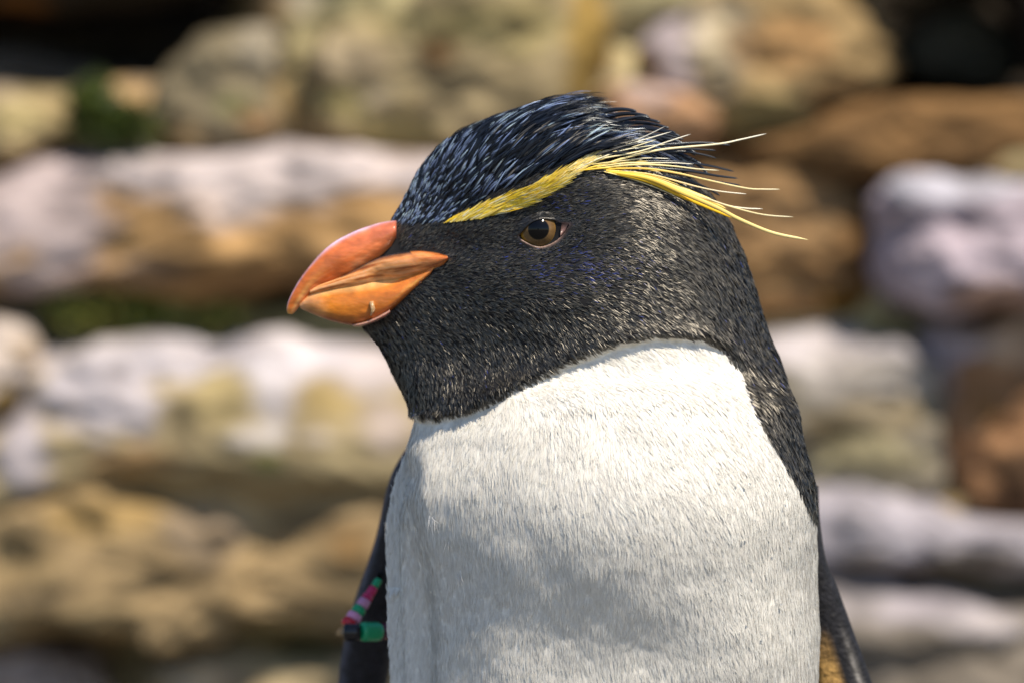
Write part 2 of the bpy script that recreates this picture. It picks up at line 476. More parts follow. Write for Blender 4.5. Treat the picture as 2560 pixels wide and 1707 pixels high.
# ------------------------------------------------------------------ plumage blades
def blades(Pp, N, Dr, L, W, lift0, lift1, roll, K=2, prof=None, c0=None, c1=None, across=2, cup=0.0, side=None, tippow=1.0, nb=0.0):
    n = len(Pp)
    Dr = Dr - N * np.sum(Dr * N, 1)[:, None]
    Dr /= np.linalg.norm(Dr, axis=1)[:, None] + 1e-12
    B = np.cross(N, Dr)
    Br = B * np.cos(roll)[:, None] + N * np.sin(roll)[:, None]
    prof = np.ones(K + 1) if prof is None else np.array(prof)
    pos = Pp.copy()
    rows, cols = [], []
    for k in range(K + 1):
        t = k / K
        if k:
            a = lift0 + (lift1 - lift0) * (t - 0.5 / K)
            step = Dr * np.cos(a)[:, None] + N * np.sin(a)[:, None]
            if side is not None:
                step = step + B * side[:, None] * t
            pos = pos + step * (L / K)[:, None]
        w = (W * prof[k] * 0.5)[:, None]
        if across == 2:
            r = np.stack([pos - Br * w, pos + Br * w], 1)
        else:
            r = np.stack([pos - Br * w, pos + N * w * cup, pos + Br * w], 1)
        rows.append(r)
        cols.append(np.repeat((c0 + (c1 - c0) * t ** tippow)[:, None, :], across, 1))
    V = np.stack(rows, 1)              # n, K+1, across, 3
    C = np.stack(cols, 1)
    m = (K + 1) * across
    base = (np.arange(n) * m)[:, None, None]
    kk = np.arange(K)[:, None] * across
    aa = np.arange(across - 1)[None, :]
    q = np.stack([kk + aa, kk + aa + across, kk + aa + across + 1, kk + aa + 1], -1).reshape(1, -1, 4)
    F = (base + q).reshape(-1, 4)
    bn = np.cross(Dr * np.cos(lift0)[:, None] + N * np.sin(lift0)[:, None], Br)
    bn *= np.sign(np.sum(bn * N, 1))[:, None]
    bn = bn * (1 - nb) + N * nb
    bn /= np.linalg.norm(bn, axis=1)[:, None] + 1e-12
    global LASTN
    LASTN = np.repeat(bn, m, axis=0)
    return V.reshape(-1, 3), F, C.reshape(-1, 3)


def merge(parts):
    vs, fs, cs, o = [], [], [], 0
    for v, f, c in parts:
        vs.append(v)
        fs.append(f + o)
        cs.append(c)
        o += len(v)
    return np.concatenate(vs), np.concatenate(fs), np.concatenate(cs)


# moss and grass in the wall's crevices
def moss(name, label, spots, Y, n, L, cols):
    Y -= .012
    Pp, Nn, Dd = [], [], []
    for _ in range(n):
        cx, cy, rx, ry = random.choice(spots)
        a, r = random.uniform(0, 6.28), math.sqrt(random.random())
        Pp.append(P(cx + rx * r * math.cos(a), cy + ry * r * math.sin(a), Y + WALL_BACK + random.uniform(-.015, .015)))
        d = Vector((random.gauss(0, .6), random.gauss(-.6, .4), random.gauss(.5, .5))).normalized()
        Dd.append(d)
        Nn.append(d.cross(Vector((random.gauss(0, 1), random.gauss(0, 1), random.gauss(0, 1)))).normalized())
    Pp, Nn, Dd = np.array(Pp), np.array(Nn), np.array(Dd)
    c = np.array(cols)[rng.integers(0, len(cols), n)] * rng.uniform(.6, 1.3, (n, 1))
    v, f, c = blades(Pp, Nn, Dd, L * rng.uniform(.6, 1.3, n), L * .3 * rng.uniform(.7, 1.2, n), np.full(n, .2), np.full(n, -.7), np.zeros(n), 3,
                     [.4, 1, .8, .1], c * .8, c, 3, .25)
    mesh(name, v, f, M_leaf, tint=np.clip(c, 0.005, 1), label=label, cat="moss", kind="stuff")


moss("moss", "dark green moss clump growing on the ledge beside the small olive rock", [(235, 290, 45, 60), (320, 320, 45, 35), (270, 340, 70, 20)], 0.345, 900, .011,
     [(.03, .05, .006), (.06, .09, .01), (.10, .12, .02)])
moss("moss", "low yellow-green moss in the crevice under the long ledge", [(200, 790, 80, 30), (330, 800, 150, 25), (500, 800, 90, 25), (260, 770, 100, 25)], 0.35, 1300, .009,
     [(.16, .19, .03), (.26, .26, .05), (.32, .30, .09), (.10, .13, .015)])

# ------------------------------------------------------------------ the penguin: body
bird_base = (0.035, 0.0, 0.0)
penguin = empty("penguin", bird_base, "black and white crested penguin with an orange bill and long yellow eyebrow plumes", "penguin")

HOOD = [(1029, 1030), (1050, 1043), (1088, 1048), (1176, 1029), (1306, 969), (1415, 909), (1524, 865), (1622, 842), (1698, 843), (1752, 850), (1807, 873),
        (1850, 925), (1878, 1012), (1916, 1088), (1959, 1154), (2000, 1228), (2028, 1288), (2046, 1296)]
rows_l = np.array([(272, 1392), (277, 1345), (287, 1300), (304, 1243), (325, 1183), (350, 1132), (386, 1083), (435, 1045), (480, 1022), (517, 1002), (552, 978), (580, 945),
                   (620, 910), (660, 885), (700, 875), (740, 875), (780, 886), (816, 900), (860, 942), (903, 972), (947, 990), (990, 1012), (1026, 1036), (1052, 1033),
                   (1088, 1024), (1121, 1014), (1175, 988), (1230, 972), (1295, 962), (1360, 960), (1524, 964), (1707, 974), (2400, 930), (3400, 930), (4200, 1020), (4592, 1200)], float)
rows_r = np.array([(272, 1400), (277, 1412), (287, 1432), (304, 1464), (325, 1506), (350, 1556), (380, 1620), (435, 1710), (490, 1774), (555, 1818), (630, 1850), (707, 1877),
                   (784, 1900), (860, 1924), (925, 1951), (1000, 1976), (1078, 1994), (1154, 2014), (1208, 2031), (1262, 2040), (1350, 2040), (1450, 2041), (1580, 2046),
                   (1707, 2043), (2400, 2110), (3400, 2110), (4200, 2000), (4592, 1850)], float)
rows_w = np.array([(272, .001), (277, .007), (287, .011), (304, .0155), (325, .0195), (350, .0225), (400, .0275), (480, .033), (560, .0365), (660, .039), (760, .039), (860, .0385), (950, .040),
                   (1050, .045), (1150, .0525), (1280, .057), (1400, .0562), (1500, .053), (1600, .0497), (1707, .0468), (1850, .0450), (2100, .051), (2400, .074), (3400, .08), (4200, .07), (4592, .04)], float)
rows_k = np.array([(262, .2), (320, .35), (420, .6), (520, .78), (800, .78), (900, .64), (1000, .5), (1100, .45), (1300, .44), (1700, .40), (4592, .1)], float)

py_rows = np.concatenate([272 + 29 * np.linspace(0, 1, 26) ** 1.6, np.linspace(303, 1750, 330), np.linspace(1775, 4592, 60)])


def sm(y, tab):
    acc = 0
    wsum = 0
    for o, w in ((-14, .12), (-7, .22), (0, .32), (7, .22), (14, .12)):
        k = np.clip((y - 272) / 60, 0, 1)
        acc = acc + w * np.interp(y + o * k, tab[:, 0], tab[:, 1])
        wsum += w
    return acc / wsum


NT = 288
th = np.linspace(0, 2 * math.pi, NT, endpoint=False)
xl, xr, wv_, kv = (sm(py_rows, t)[:, None] for t in (rows_l, rows_r, rows_w, rows_k))
_wide = np.mean([np.interp(py_rows + o, rows_w[:, 0], rows_w[:, 1]) for o in np.linspace(-130, 130, 27)], 0)[:, None]
_bl = smooth(1000, 1150, py_rows)[:, None]
wv_ = wv_ * (1 - _bl) + _wide * _bl
u = (1 - np.cos(th))[None, :] / 2
X = (xl + (xr - xl) * u)
Yv = -wv_ * np.sign(np.sin(th))[None, :] * np.abs(np.sin(th))[None, :] ** 0.95 * (1 - kv * (1 - u) ** 1.5)
Zp = np.repeat(py_rows[:, None], NT, 1)
bx, by = X.ravel(), Zp.ravel()
G = np.stack([(X - 1280) * S, Yv, ZC + (853.5 - Zp) * S], -1)


def grid_normals(G):
    du = np.roll(G, -1, 1) - np.roll(G, 1, 1)
    dv = np.gradient(G, axis=0)
    n = np.cross(dv, du)
    n /= np.linalg.norm(n, axis=-1)[..., None] + 1e-12
    c = G.mean(1, keepdims=True)
    s = np.sign(np.sum(n * (G - c), -1, keepdims=True).mean())
    return n * s


STRIPE = [(1110, 558), (1197, 527), (1306, 490), (1393, 445), (1469, 398)]
Nn = grid_normals(G).reshape(-1, 3)
disp = np.zeros(len(bx))
db, _ = polydist(bx, by, STRIPE)
disp += .0018 * np.exp(-(db / 48) ** 2) * smooth(1080, 1200, bx)
disp -= .0026 * np.exp(-((bx - 1350) / 62) ** 2 - ((by - 590) / 48) ** 2)
disp += .0022 * np.exp(-((bx - 1330) / 170) ** 2 - ((by - 760) / 90) ** 2)
disp -= .0014 * np.exp(-((bx - 1200) / 110) ** 2 - ((by - 625) / 34) ** 2)
disp += .0012 * np.exp(-((bx - 1520) / 110) ** 2 - ((by - 560) / 80) ** 2)
dh, _ = polydist(bx, by, HOOD)
hood_poly = HOOD + [(2300, 1296), (2300, 0), (500, 0), (500, 1030)]
inside = in_poly(bx, by, hood_poly)
sd = np.where(inside, dh, -dh)                       # >0 on the black side
disp += .0030 * smooth(-16, 10, sd) * np.exp(-np.clip(sd, 0, None) / 130) * smooth(2050, 1750, bx) * smooth(1000, 1060, bx)
e = np.hypot((bx - 1620) / 510, (by - 1130) / 440)
front = smooth(0.0, .5, -Nn[:, 1])
disp += front * (.0068 * smooth(1.2, .25, e) * smooth(900, 1050, by) - .0005 * np.exp(-((e - 1.08) / .24) ** 2) * smooth(1250, 1450, by) * smooth(1850, 1600, bx))
disp += front * .0042 * np.exp(-((bx - 1820) / 170) ** 2 - ((by - 1610) / 150) ** 2)
disp -= .0045 * smooth(1075, 990, bx) * smooth(1100, 1180, by) * smooth(2100, 1800, by) * (Nn[:, 1] < .2)
disp -= .007 * smooth(1300, 1010, bx) * smooth(1230, 1560, by) * front
disp += .00035 * fbm(G.reshape(-1, 3) * 90, 3, 4) * smooth(300, 600, by)
Gv = G.reshape(-1, 3) + Nn * disp[:, None]
G = Gv.reshape(G.shape)
Nn = grid_normals(G).reshape(-1, 3)

fx, fy = proj(Gv)
white = ~in_poly(fx + 4 * vnoise(Gv * 900), fy, hood_poly)
back_white = (th < math.pi * 1.18)[None, :].repeat(len(py_rows), 0).ravel()
white &= (Nn[:, 1] < .25) | ((Gv[:, 1] > 0) & (fx < 1350))
nv = len(Gv)
bodyv = np.concatenate([Gv, [G[0].mean(0), G[-1].mean(0)]])
faces = [tuple(f) for f in grid_faces(len(py_rows), NT)]
last = (len(py_rows) - 1) * NT
for i in range(NT):
    j = (i + 1) % NT
    faces.append((nv, j, i))
    faces.append((nv + 1, last + i, last + j))
BLACK = np.array((.012, .012, .014))
WHITE = np.array((.74, .72, .67))
tint = np.where(white[:, None], WHITE, BLACK)
tint = np.concatenate([tint, [BLACK, WHITE]])
body = keep(mesh("body", bodyv, faces, M_skin, tint=tint), penguin)
bvh = BVHTree.FromPolygons([Vector(v) for v in bodyv], faces)


def surf(px, py):
    o = Vector(CAM)
    d = (Vector(P(px, py, 0)) - o).normalized()
    h = bvh.ray_cast(o, d)
    return (h[0], h[1] if h[1].y < 0 else -h[1]) if h[0] else (Vector(P(px, py, 0)), Vector((0, -1, 0)))


# ------------------------------------------------------------------ eye
EYE = [(1299, 593), (1309, 577), (1328, 559), (1352, 550), (1378, 551), (1400, 557), (1422, 562), (1410, 581), (1393, 600), (1372, 612), (1348, 617), (1322, 609)]
ec, en = surf(1350, 578)
RE = .0070
eye_c = np.array(P(1352, 576, ec.y + RE - .0034))
th2 = np.linspace(0, 2 * math.pi, 64, endpoint=False)
rr = np.concatenate([np.linspace(0.02, 1.25, 46)])
ev, et = [], []
axis = np.array([-.10, -1, .02]); axis /= np.linalg.norm(axis)
ax = np.cross(axis, [0, 0, 1]); ax /= np.linalg.norm(ax)
az = np.cross(ax, axis)
RI = 48 * S / RE       # iris radius as sine
for r in rr:
    bul = RE * (1 + .13 * math.exp(-(r / .55) ** 2))
    for a in th2:
        dvec = axis * math.cos(r) + (ax * math.cos(a) + az * math.sin(a)) * math.sin(r)
        ev.append(eye_c + dvec * bul)
        q = math.sin(r) / RI
        nzz = .5 + .5 * math.sin(a * 23 + 3 * math.sin(a * 5)) * .5 + .25 * math.sin(a * 61 + q * 9)
        if q < .47:
            c = (.002, .002, .003)
        elif q < .52:
            c = (.03, .022, .014)
        elif q < .78:
            c = np.array((.20, .12, .05)) * (.75 + .4 * nzz)
        elif q < .98:
            m = (q - .78) / .2
            c = (np.array((.20, .12, .05)) * (1 - m) + np.array((.56, .30, .02)) * m) * (.75 + .4 * nzz)
        elif q < 1.04:
            c = (.10, .055, .015)
        else:
            c = (.02, .014, .012)
        et.append(np.array(c) * .75)
M_eye = material("eye_iris", rough=0.09, spec=0.28)
M_eye.node_tree.nodes["Principled BSDF"].inputs["Coat Roughness"].default_value = 0.02
ev = np.array(ev)
_ex, _ey = proj(ev)
_in = in_poly(_ex, _ey, [tuple(np.array((1352., 578.)) + (np.array(q) - np.array((1352., 578.))) * 1.09) for q in EYE])
_ef = grid_faces(len(rr), 64)
_ef = _ef[_in[_ef].any(1)]
eye = keep(mesh("eye", ev, _ef, M_eye, tint=np.array(et)), penguin)

NL = 96
ol = catmull(EYE, NL, True)
oc = np.array((1352., 578.))
lv, lt = [], []
for k, (sc, off) in enumerate([(1.0, None), (1.03, None), (1.10, None), (1.22, .0003), (1.42, .0002), (1.7, -.0006)]):
    for j in range(NL):
        q = oc + (ol[j] - oc) * sc
        if sc < 1.15:
            # on the eyeball
            o_ = Vector(CAM); d_ = (Vector(P(q[0], q[1], 0)) - o_).normalized()
            m_ = o_ - Vector(eye_c)
            b_ = m_.dot(d_)
            rad = RE * 1.03 + (.00025, .0006, .0007)[k]
            disc = b_ * b_ - (m_.dot(m_) - rad * rad)
            s_, n_ = surf(q[0], q[1])
            if disc > 0:
                pt = o_ + d_ * (-b_ - math.sqrt(disc))
                if pt.y > s_.y - .0003:
                    pt = Vector(P(q[0], q[1], s_.y - .0004))
            else:
                pt = Vector(P(q[0], q[1], s_.y - .0004))
            lv.append(pt)
        else:
            s_, n_ = surf(q[0], q[1])
            prev = lv[-NL]
            mixf = .55 if sc < 1.3 else (.25 if sc < 1.5 else 0)
            yy = (s_.y - off) * (1 - mixf) + min(prev.y, s_.y) * mixf
            o_ = Vector(CAM); d_ = (Vector(P(q[0], q[1], 0)) - o_).normalized(); m_ = o_ - Vector(eye_c)
            b_ = m_.dot(d_); disc = b_ * b_ - (m_.dot(m_) - (RE * 1.05) ** 2)
            if disc > 0:
                yy = min(yy, (o_ + d_ * (-b_ - math.sqrt(disc))).y - .0003)
            lv.append(Vector(P(q[0], q[1], yy)))
        low = smooth(575, 606, np.array([ol[j][1]]))[0]
        pink = math.exp(-((ol[j][0] - 1412) / 18) ** 2)
        rim = np.array((.30, .20, .16)) * low + np.array((.010, .009, .009)) * (1 - low)
        pink *= low * .5 + .2
        rim = rim * (1 - pink) + np.array((.22, .12, .10)) * pink
        lt.append(rim if k in (0, 1) else (rim * .35 if k == 2 else BLACK))
eyelid = keep(mesh("eyelid", np.array(lv), grid_faces(6, NL), M_lid, tint=np.array(lt)), penguin)
# moist inner corner
cn, ct = [], []
for (px_, py_, dy) in [(1404, 560, .0005), (1411, 557, .0004), (1421, 561, .0002), (1413, 577, .0003), (1401, 590, .0004), (1402, 576, .0007)]:
    s_, _n = surf(px_, py_)
    cn.append(P(px_, py_, s_.y - dy - .0004))
cn = np.array(cn)
keep(mesh("eye_corner", np.concatenate([cn, cn + np.array([0, .002, 0])]), [(0, 5, 4, 3, 2, 1)[::-1]] + [(i, (i + 1) % 6, (i + 1) % 6 + 6, i + 6) for i in range(6)],
          material("eye_corner_skin", rough=.3, tint=False, color=(.16, .09, .08), noise=.3, nscale=1500)), penguin)


# ------------------------------------------------------------------ bill
def bill_plate(name, st, colfn, label=None, n=70, m=56, ex=.75, clear=.0007):
    """st: (top x, top y, bottom x, bottom y, half width in mm); both sides of the head, one closed horn plate"""
    a = catmull(np.array(st, float), n)
    w = a[:, 4] * .001
    for i in range(n):
        mx, my = (a[i, 0] + a[i, 2]) / 2, (a[i, 1] + a[i, 3]) / 2
        ys = max(-surf(a[i, 0] * q + a[i, 2] * (1 - q), a[i, 1] * q + a[i, 3] * (1 - q))[0].y for q in (.15, .5, .85))
        if mx > 930:
            w[i] = max(w[i], ys + clear)
    w = np.convolve(np.pad(w, 4, mode='edge'), np.ones(9) / 9, 'valid')
    w[:6] = a[:6, 4] * .001
    ang = np.linspace(0, 2 * math.pi, m, endpoint=False)
    k = ((1 - np.cos(ang)) / 2)[None, :]
    sx = (np.sign(np.sin(ang)) * np.abs(np.sin(ang)) ** ex)[None, :]
    qx = a[:, 0:1] + (a[:, 2:3] - a[:, 0:1]) * k
    qy = a[:, 1:2] + (a[:, 3:4] - a[:, 1:2]) * k
    v = np.stack([(qx - 1280) * S, -w[:, None] * sx, ZC + (853.5 - qy) * S], -1).reshape(-1, 3)
    ss = np.repeat(np.linspace(0, 1, n), m)
    kk = np.tile(k[0], n)
    t = colfn(ss, kk, qx.ravel(), qy.ravel())
    t = t * (1 + .18 * fbm(v * np.array([500, 500, 900]), 3, 41))[:, None]
    o0 = len(v)
    v = np.concatenate([v, [v[:m].mean(0), v[-m:].mean(0)]])
    t = np.concatenate([t, t[:1], t[-1:]])
    f = [tuple(q) for q in grid_faces(n, m)]
    for j in range(m):
        f.append((o0, (j + 1) % m, j))
        f.append((o0 + 1, (n - 1) * m + j, (n - 1) * m + (j + 1) % m))
    return keep(mesh(name, v, f, M_bill, tint=np.clip(t * np.array((.98, .86, .80)), .006, .9), label=label), penguin)


def lerp(a, b, t):
    a, b = np.array(a, float), np.array(b, float)
    t = np.clip(t, 0, 1)[:, None]
    return a * (1 - t) + b * t


def nzz2(x, y, seed):
    return fbm(np.stack([x, y, np.full(len(x), 3.1 + seed)], -1), 3, seed)


def col_upper(s, k, x, y):
    n1, n2 = nzz2(x * .018, y * .018, 1), nzz2(s * 10, k * 16 + s * 4, 2)
    c = lerp((.66, .19, .03), (.64, .21, .115), (s - .35) / .4 * (1.15 - k))            # orange towards the tip, salmon towards the forehead
    c = lerp(c, (.58, .12, .015), smooth(.3, .6, k) * np.clip(1 - np.abs(s - .42) / .22, 0, 1) * .8)
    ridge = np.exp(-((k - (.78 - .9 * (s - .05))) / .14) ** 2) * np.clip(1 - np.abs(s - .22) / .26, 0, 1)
    c = lerp(c, (.82, .47, .15), ridge * .85)  # highlight on the ridge painted as a lighter orange streak
    c = lerp(c, (.80, .66, .95), np.exp(-(k / .07) ** 2) * (.8 + .3 * n1))              # sky highlight along the culmen, painted as a pale line
    c = lerp(c, (.76, .38, .18), np.clip(n2, 0, 1) * .6 * smooth(.35, .75, k))
    c = lerp(c, (.36, .10, .05), (s - .9) / .1 * .7)
    c = lerp(c, (.80, .46, .12), (.14 - s) / .14)
    return c * (1 + .22 * n1)[:, None]


def col_side(s, k, x, y):
    n1, n2 = nzz2(x * .02, y * .02, 4), nzz2(s * 5, k * 13 - s * 2.5 + .8 * np.sin(s * 7), 5)
    c = lerp((.62, .25, .05), (.76, .46, .22), .5 + .9 * n2)
    c = lerp(c, (.64, .22, .06), (s - .5) / .35 * .8)
    c = lerp(c, (.30, .09, .02), (-n2 - .25) * 2)
    c = lerp(c, (.03, .028, .04), np.clip((.2 - k) / .16, 0, 1) * ((s > .25) & (s < .72)))
    c = lerp(c, (.16, .05, .02), (k - .93) / .05)
    return c * (1 + .2 * n1)[:, None]


def col_lower(s, k, x, y):
    n1, n2 = nzz2(x * .022, y * .022, 7), nzz2(s * 6, k * 5, 8)
    c = lerp(np.tile((.62, .235, .010), (len(s), 1)), (.66, .22, .045), s * 1.1)
    c = lerp(c, (.74, .38, .08), n2 * .8)
    c = lerp(c, (.28, .06, .012), (k - .72) / .28 * (1.1 - .5 * s))
    c = lerp(c, (.74, .50, .22), (.28 - k) * 8 * np.where(s < .65, .7, .2) * (k > .1))
    c = lerp(c, (.58, .33, .16), (.22 - s) / .22 + .3 * n1 * (s < .25))
    return c * (1 + .25 * n1)[:, None]


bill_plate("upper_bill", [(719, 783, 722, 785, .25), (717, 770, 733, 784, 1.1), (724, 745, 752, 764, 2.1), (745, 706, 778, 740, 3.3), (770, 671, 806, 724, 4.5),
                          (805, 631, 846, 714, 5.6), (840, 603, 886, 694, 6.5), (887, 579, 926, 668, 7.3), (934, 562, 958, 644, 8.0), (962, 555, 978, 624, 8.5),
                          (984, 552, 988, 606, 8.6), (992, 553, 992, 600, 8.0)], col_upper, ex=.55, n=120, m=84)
bill_plate("bill_side_plate", [(776, 726, 776, 736, 4.0), (800, 712, 800, 733, 5.5), (842, 696, 844, 726, 6.6), (884, 676, 904, 720, 7.5), (920, 656, 964, 710, 8.3),
                               (958, 641, 1016, 705, 10.0), (1005, 632, 1056, 695, 12.0), (1050, 628, 1090, 685, 13.5), (1090, 632, 1112, 672, 14.4), (1119, 640, 1123, 654, 14.2)],
           col_side, ex=.33, n=120, m=84, clear=.0014, label="streaked orange side plate along the mouth line")
bill_plate("lower_bill", [(748, 760, 752, 772, 1.8), (784, 730, 792, 790, 4.9), (840, 712, 838, 806, 6.8), (905, 700, 887, 814, 8.1), (980, 684, 934, 806, 9.7),
                          (1032, 664, 972, 785, 11.5), (1066, 656, 1014, 750, 12.4), (1098, 650, 1072, 698, 12.8)], col_lower, ex=.42, n=110, m=84, clear=.0007, label="yellow-orange lower bill")
bill_plate("chin_skin", [(880, 810, 884, 817, 5.5), (905, 806, 908, 816, 8.0), (935, 796, 938, 806, 10.2), (962, 782, 966, 793, 12.0), (975, 774, 978, 784, 12.2)],
           lambda s, k, x, y: np.tile((.46, .30, .25), (len(s), 1)), n=24, m=24, ex=.5, label="narrow pink skin strip under the lower bill")
# pale chip on the lower bill
chip = []
for (qx, qy) in [(924, 754), (934, 752), (939, 774), (927, 776)]:
    chip.append(qx)
cv = []
for k, (qx, qy) in enumerate([(924, 755), (933, 753), (938, 774), (928, 777), (925, 790), (928, 790)]):
    s_w = .0094 + .0007
    cv.append(P(qx, qy, -s_w))
cv = np.array(cv)
keep(mesh("bill_chip", np.concatenate([cv, cv + np.array([0, .0012, 0])]), [(0, 3, 2, 1), (3, 4, 5, 2), (0, 1, 7, 6), (1, 2, 8, 7), (0, 6, 9, 3), (2, 5, 11, 8), (3, 9, 10, 4), (4, 10, 11, 5)],
          M_bill, tint=np.full((12, 3), (.46, .30, .15))), penguin)

# ------------------------------------------------------------------ direction field and scatter
ANCH = np.array([(1000, 540, 70), (1030, 470, 65), (1100, 420, 52), (1200, 360, 42), (1200, 460, 42), (1300, 420, 38), (1350, 310, 24), (1450, 290, 5), (1450, 370, 20), (1550, 320, -4),
                 (1620, 360, -12), (1700, 430, -38), (1150, 520, 35), (1300, 480, 30), (1050, 600, 20), (1150, 600, 8), (1250, 600, 3), (1350, 520, 15), (1350, 640, -5),
                 (1450, 560, 0), (1500, 480, 5), (1600, 480, -15), (1700, 520, -35), (1250, 700, -5), (1400, 720, -12), (1550, 700, -20), (1700, 650, -35), (1800, 650, -55),
                 (1850, 780, -62), (950, 820, -40), (1050, 800, -32), (1150, 800, -27), (1000, 930, -65), (1100, 950, -66), (1250, 880, -52), (1400, 820, -45), (1550, 800, -42),
                 (1700, 820, -50), (1900, 900, -68), (1980, 1050, -75), (1040, 1080, -95), (1150, 1100, -95), (1100, 1400, -92), (1300, 1100, -88), (1500, 1100, -82),
                 (1700, 1000, -65), (1850, 1100, -65), (1950, 1300, -80), (1500, 1500, -95), (1300, 1500, -100), (1750, 1500, -75), (1500, 1700, -90), (2000, 1600, -85), (980, 1500, -90)], float)
_dx, _dz = np.cos(np.radians(ANCH[:, 2])), np.sin(np.radians(ANCH[:, 2]))


def direction(px, py):
    d2 = (px[:, None] - ANCH[None, :, 0]) ** 2 + (py[:, None] - ANCH[None, :, 1]) ** 2
    w = 1 / (d2 + 900) ** 1.5
    vx, vz = (w * _dx).sum(1), (w * _dz).sum(1)
    r = np.hypot(vx, vz) + 1e-30
    return np.stack([vx / r, np.zeros(len(vx)), vz / r], -1)


quads = grid_faces(len(py_rows), NT)
quads = quads[(Zp.ravel()[quads[:, 0]] < 1900)]
qc = Gv[quads].mean(1)
qn = Nn[quads].mean(1)
qn /= np.linalg.norm(qn, axis=1)[:, None]
qpx, qpy = proj(qc)
area = np.linalg.norm(np.cross(Gv[quads[:, 2]] - Gv[quads[:, 0]], Gv[quads[:, 3]] - Gv[quads[:, 1]]), axis=1) / 2
vis = np.where(qn[:, 1] < .3, 1.0, .3)


def scatter(n, w):
    w = w * area * vis
    idx = rng.choice(len(quads), n, p=w / w.sum())
    a, b = rng.random((n, 1)), rng.random((n, 1))
    q = Gv[quads[idx]]
    p = (q[:, 0] * (1 - a) + q[:, 1] * a) * (1 - b) + (q[:, 3] * (1 - a) + q[:, 2] * a) * b
    m = Nn[quads[idx]]
    nn = (m[:, 0] * (1 - a) + m[:, 1] * a) * (1 - b) + (m[:, 3] * (1 - a) + m[:, 2] * a) * b
    nn /= np.linalg.norm(nn, axis=1)[:, None]
    px, py = proj(p)
    return p, nn, px, py


BILLP = [(700, 800), (720, 740), (800, 620), (890, 570), (990, 545), (994, 600), (1000, 628), (1050, 622), (1104, 632), (1114, 645), (1102, 662), (1070, 682), (1020, 720), (975, 768), (960, 795), (890, 822)]
EYEP = [tuple(oc + (np.array(q) - oc) * 1.06) for q in EYE]
CROWN = [(940, 545), (1030, 572), (1105, 556), (1230, 488), (1410, 412), (1460, 388), (1560, 352), (1640, 352), (1720, 420), (1800, 420), (1800, 100), (800, 100)]
STRIPEP = [(1106, 562), (1205, 549), (1256, 534), (1320, 508), (1384, 475), (1435, 437), (1475, 412), (1500, 396), (1466, 402), (1409, 430), (1358, 457), (1307, 478), (1230, 508), (1154, 543)]


def clumped(n, w, K, spread, conv, L, lrange, W, lift, cols_fn, hide, seed_edge=6, K2=2, prof=(.8, 1, .12), lj=.25, rollsd=.5, nb=0.0, per_blade=False):
    p, nn, px, py = scatter(n, w)
    ok = ~hide(px, py, nn)
    p, nn, px, py = p[ok], nn[ok], px[ok], py[ok]
    n = len(p)
    d = direction(px, py)
    ang = rng.normal(0, .13, n) + .25 * vnoise(p * 130, 3)
    d = np.stack([d[:, 0] * np.cos(ang) - d[:, 2] * np.sin(ang), d[:, 1], d[:, 0] * np.sin(ang) + d[:, 2] * np.cos(ang)], -1)
    d -= nn * np.sum(d * nn, 1)[:, None]
    d /= np.linalg.norm(d, axis=1)[:, None] + 1e-12
    b = np.cross(nn, d)
    cl = L(px, py) * rng.uniform(*lrange, n)
    clift = rng.normal(lift, lj * lift, n)
    rp = lambda x: np.repeat(x, K, axis=0)
    o1, o2 = rng.normal(0, spread, n * K), rng.normal(0, spread, n * K)
    pp = rp(p) + rp(b) * o1[:, None] + rp(d) * o2[:, None] + rp(nn) * 2e-5
    LL = rp(cl) * rng.uniform(.8, 1.1, n * K)
    dd = rp(d) - rp(b) * (o1 * conv / LL)[:, None]
    if per_blade:
        c0, c1 = cols_fn(n * K, rp(px), rp(py), rp(nn), rp(p))
    else:
        c0, c1 = cols_fn(n, px, py, nn, p)
        c0, c1 = rp(c0), rp(c1)
    c0, c1 = c0, c1 * rng.uniform(.75, 1.2, (n * K, 1))
    lf = rp(clift) + rng.normal(0, .06, n * K)
    return blades(pp, rp(nn), dd, LL, W * rng.uniform(.7, 1.3, n * K), lf, lf * .15, rng.normal(0, rollsd, n * K), K2, prof, c0, c1, nb=nb)


# --- hood: short velvety black feathers
qhood = in_poly(qpx, qpy, hood_poly)
qback = (qn[:, 1] > .25) & (qpx > 1350)


def hood_cols(n, px, py, nn, p):
    g = rng.uniform(.6, 1.5, (n, 1))
    c0 = np.array((.008, .008, .009)) * np.ones((n, 1))
    br = (rng.random(n) < .42 - .14 * np.exp(-((px - 1150) / 160) ** 2 - ((py - 605) / 55) ** 2))[:, None]
    c1 = np.where(br, np.array((.105, .094, .073)) * g, np.array((.006, .006, .0062)) * g)
    blue_sheen = np.exp(-((px - 1440) / 120) ** 2 - ((py - 665) / 45) ** 2) + .6 * np.exp(-((px - 1420) / 60) ** 2 - ((py - 500) / 30) ** 2) + .015  # blue sky sheen painted into some feather tips around the eye
    k = (rng.random(n) < blue_sheen * .24 * (.6 + .8 * (vnoise(p * 160, 12) > 0)))[:, None]
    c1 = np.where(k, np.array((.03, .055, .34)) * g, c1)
    return c0, np.clip(c1, 0, 1)


def hood_hide(px, py, nn):
    j = rng.normal(0, 4, len(px))
    h = in_poly(px, py, BILLP) | in_poly(px, py, EYEP)
    h |= in_poly(px, py, CROWN)
    h |= in_poly(px, py, STRIPEP) & (nn[:, 1] < 0)
    h |= ~in_poly(px + j, py - 7 + 1.6 * j, hood_poly) & ~((nn[:, 1] > .25) & (px > 1350))
    return h


def hood_len(px, py):
    L = .0019 * np.ones(len(px))
    L *= 1 - .3 * np.exp(-((px - 1150) / 140) ** 2 - ((py - 610) / 60) ** 2)
    L *= 1 - .4 * np.exp(-((px - 1350) / 90) ** 2 - ((py - 585) / 60) ** 2)
    return L * (1 + .35 * smooth(1650, 1850, px))


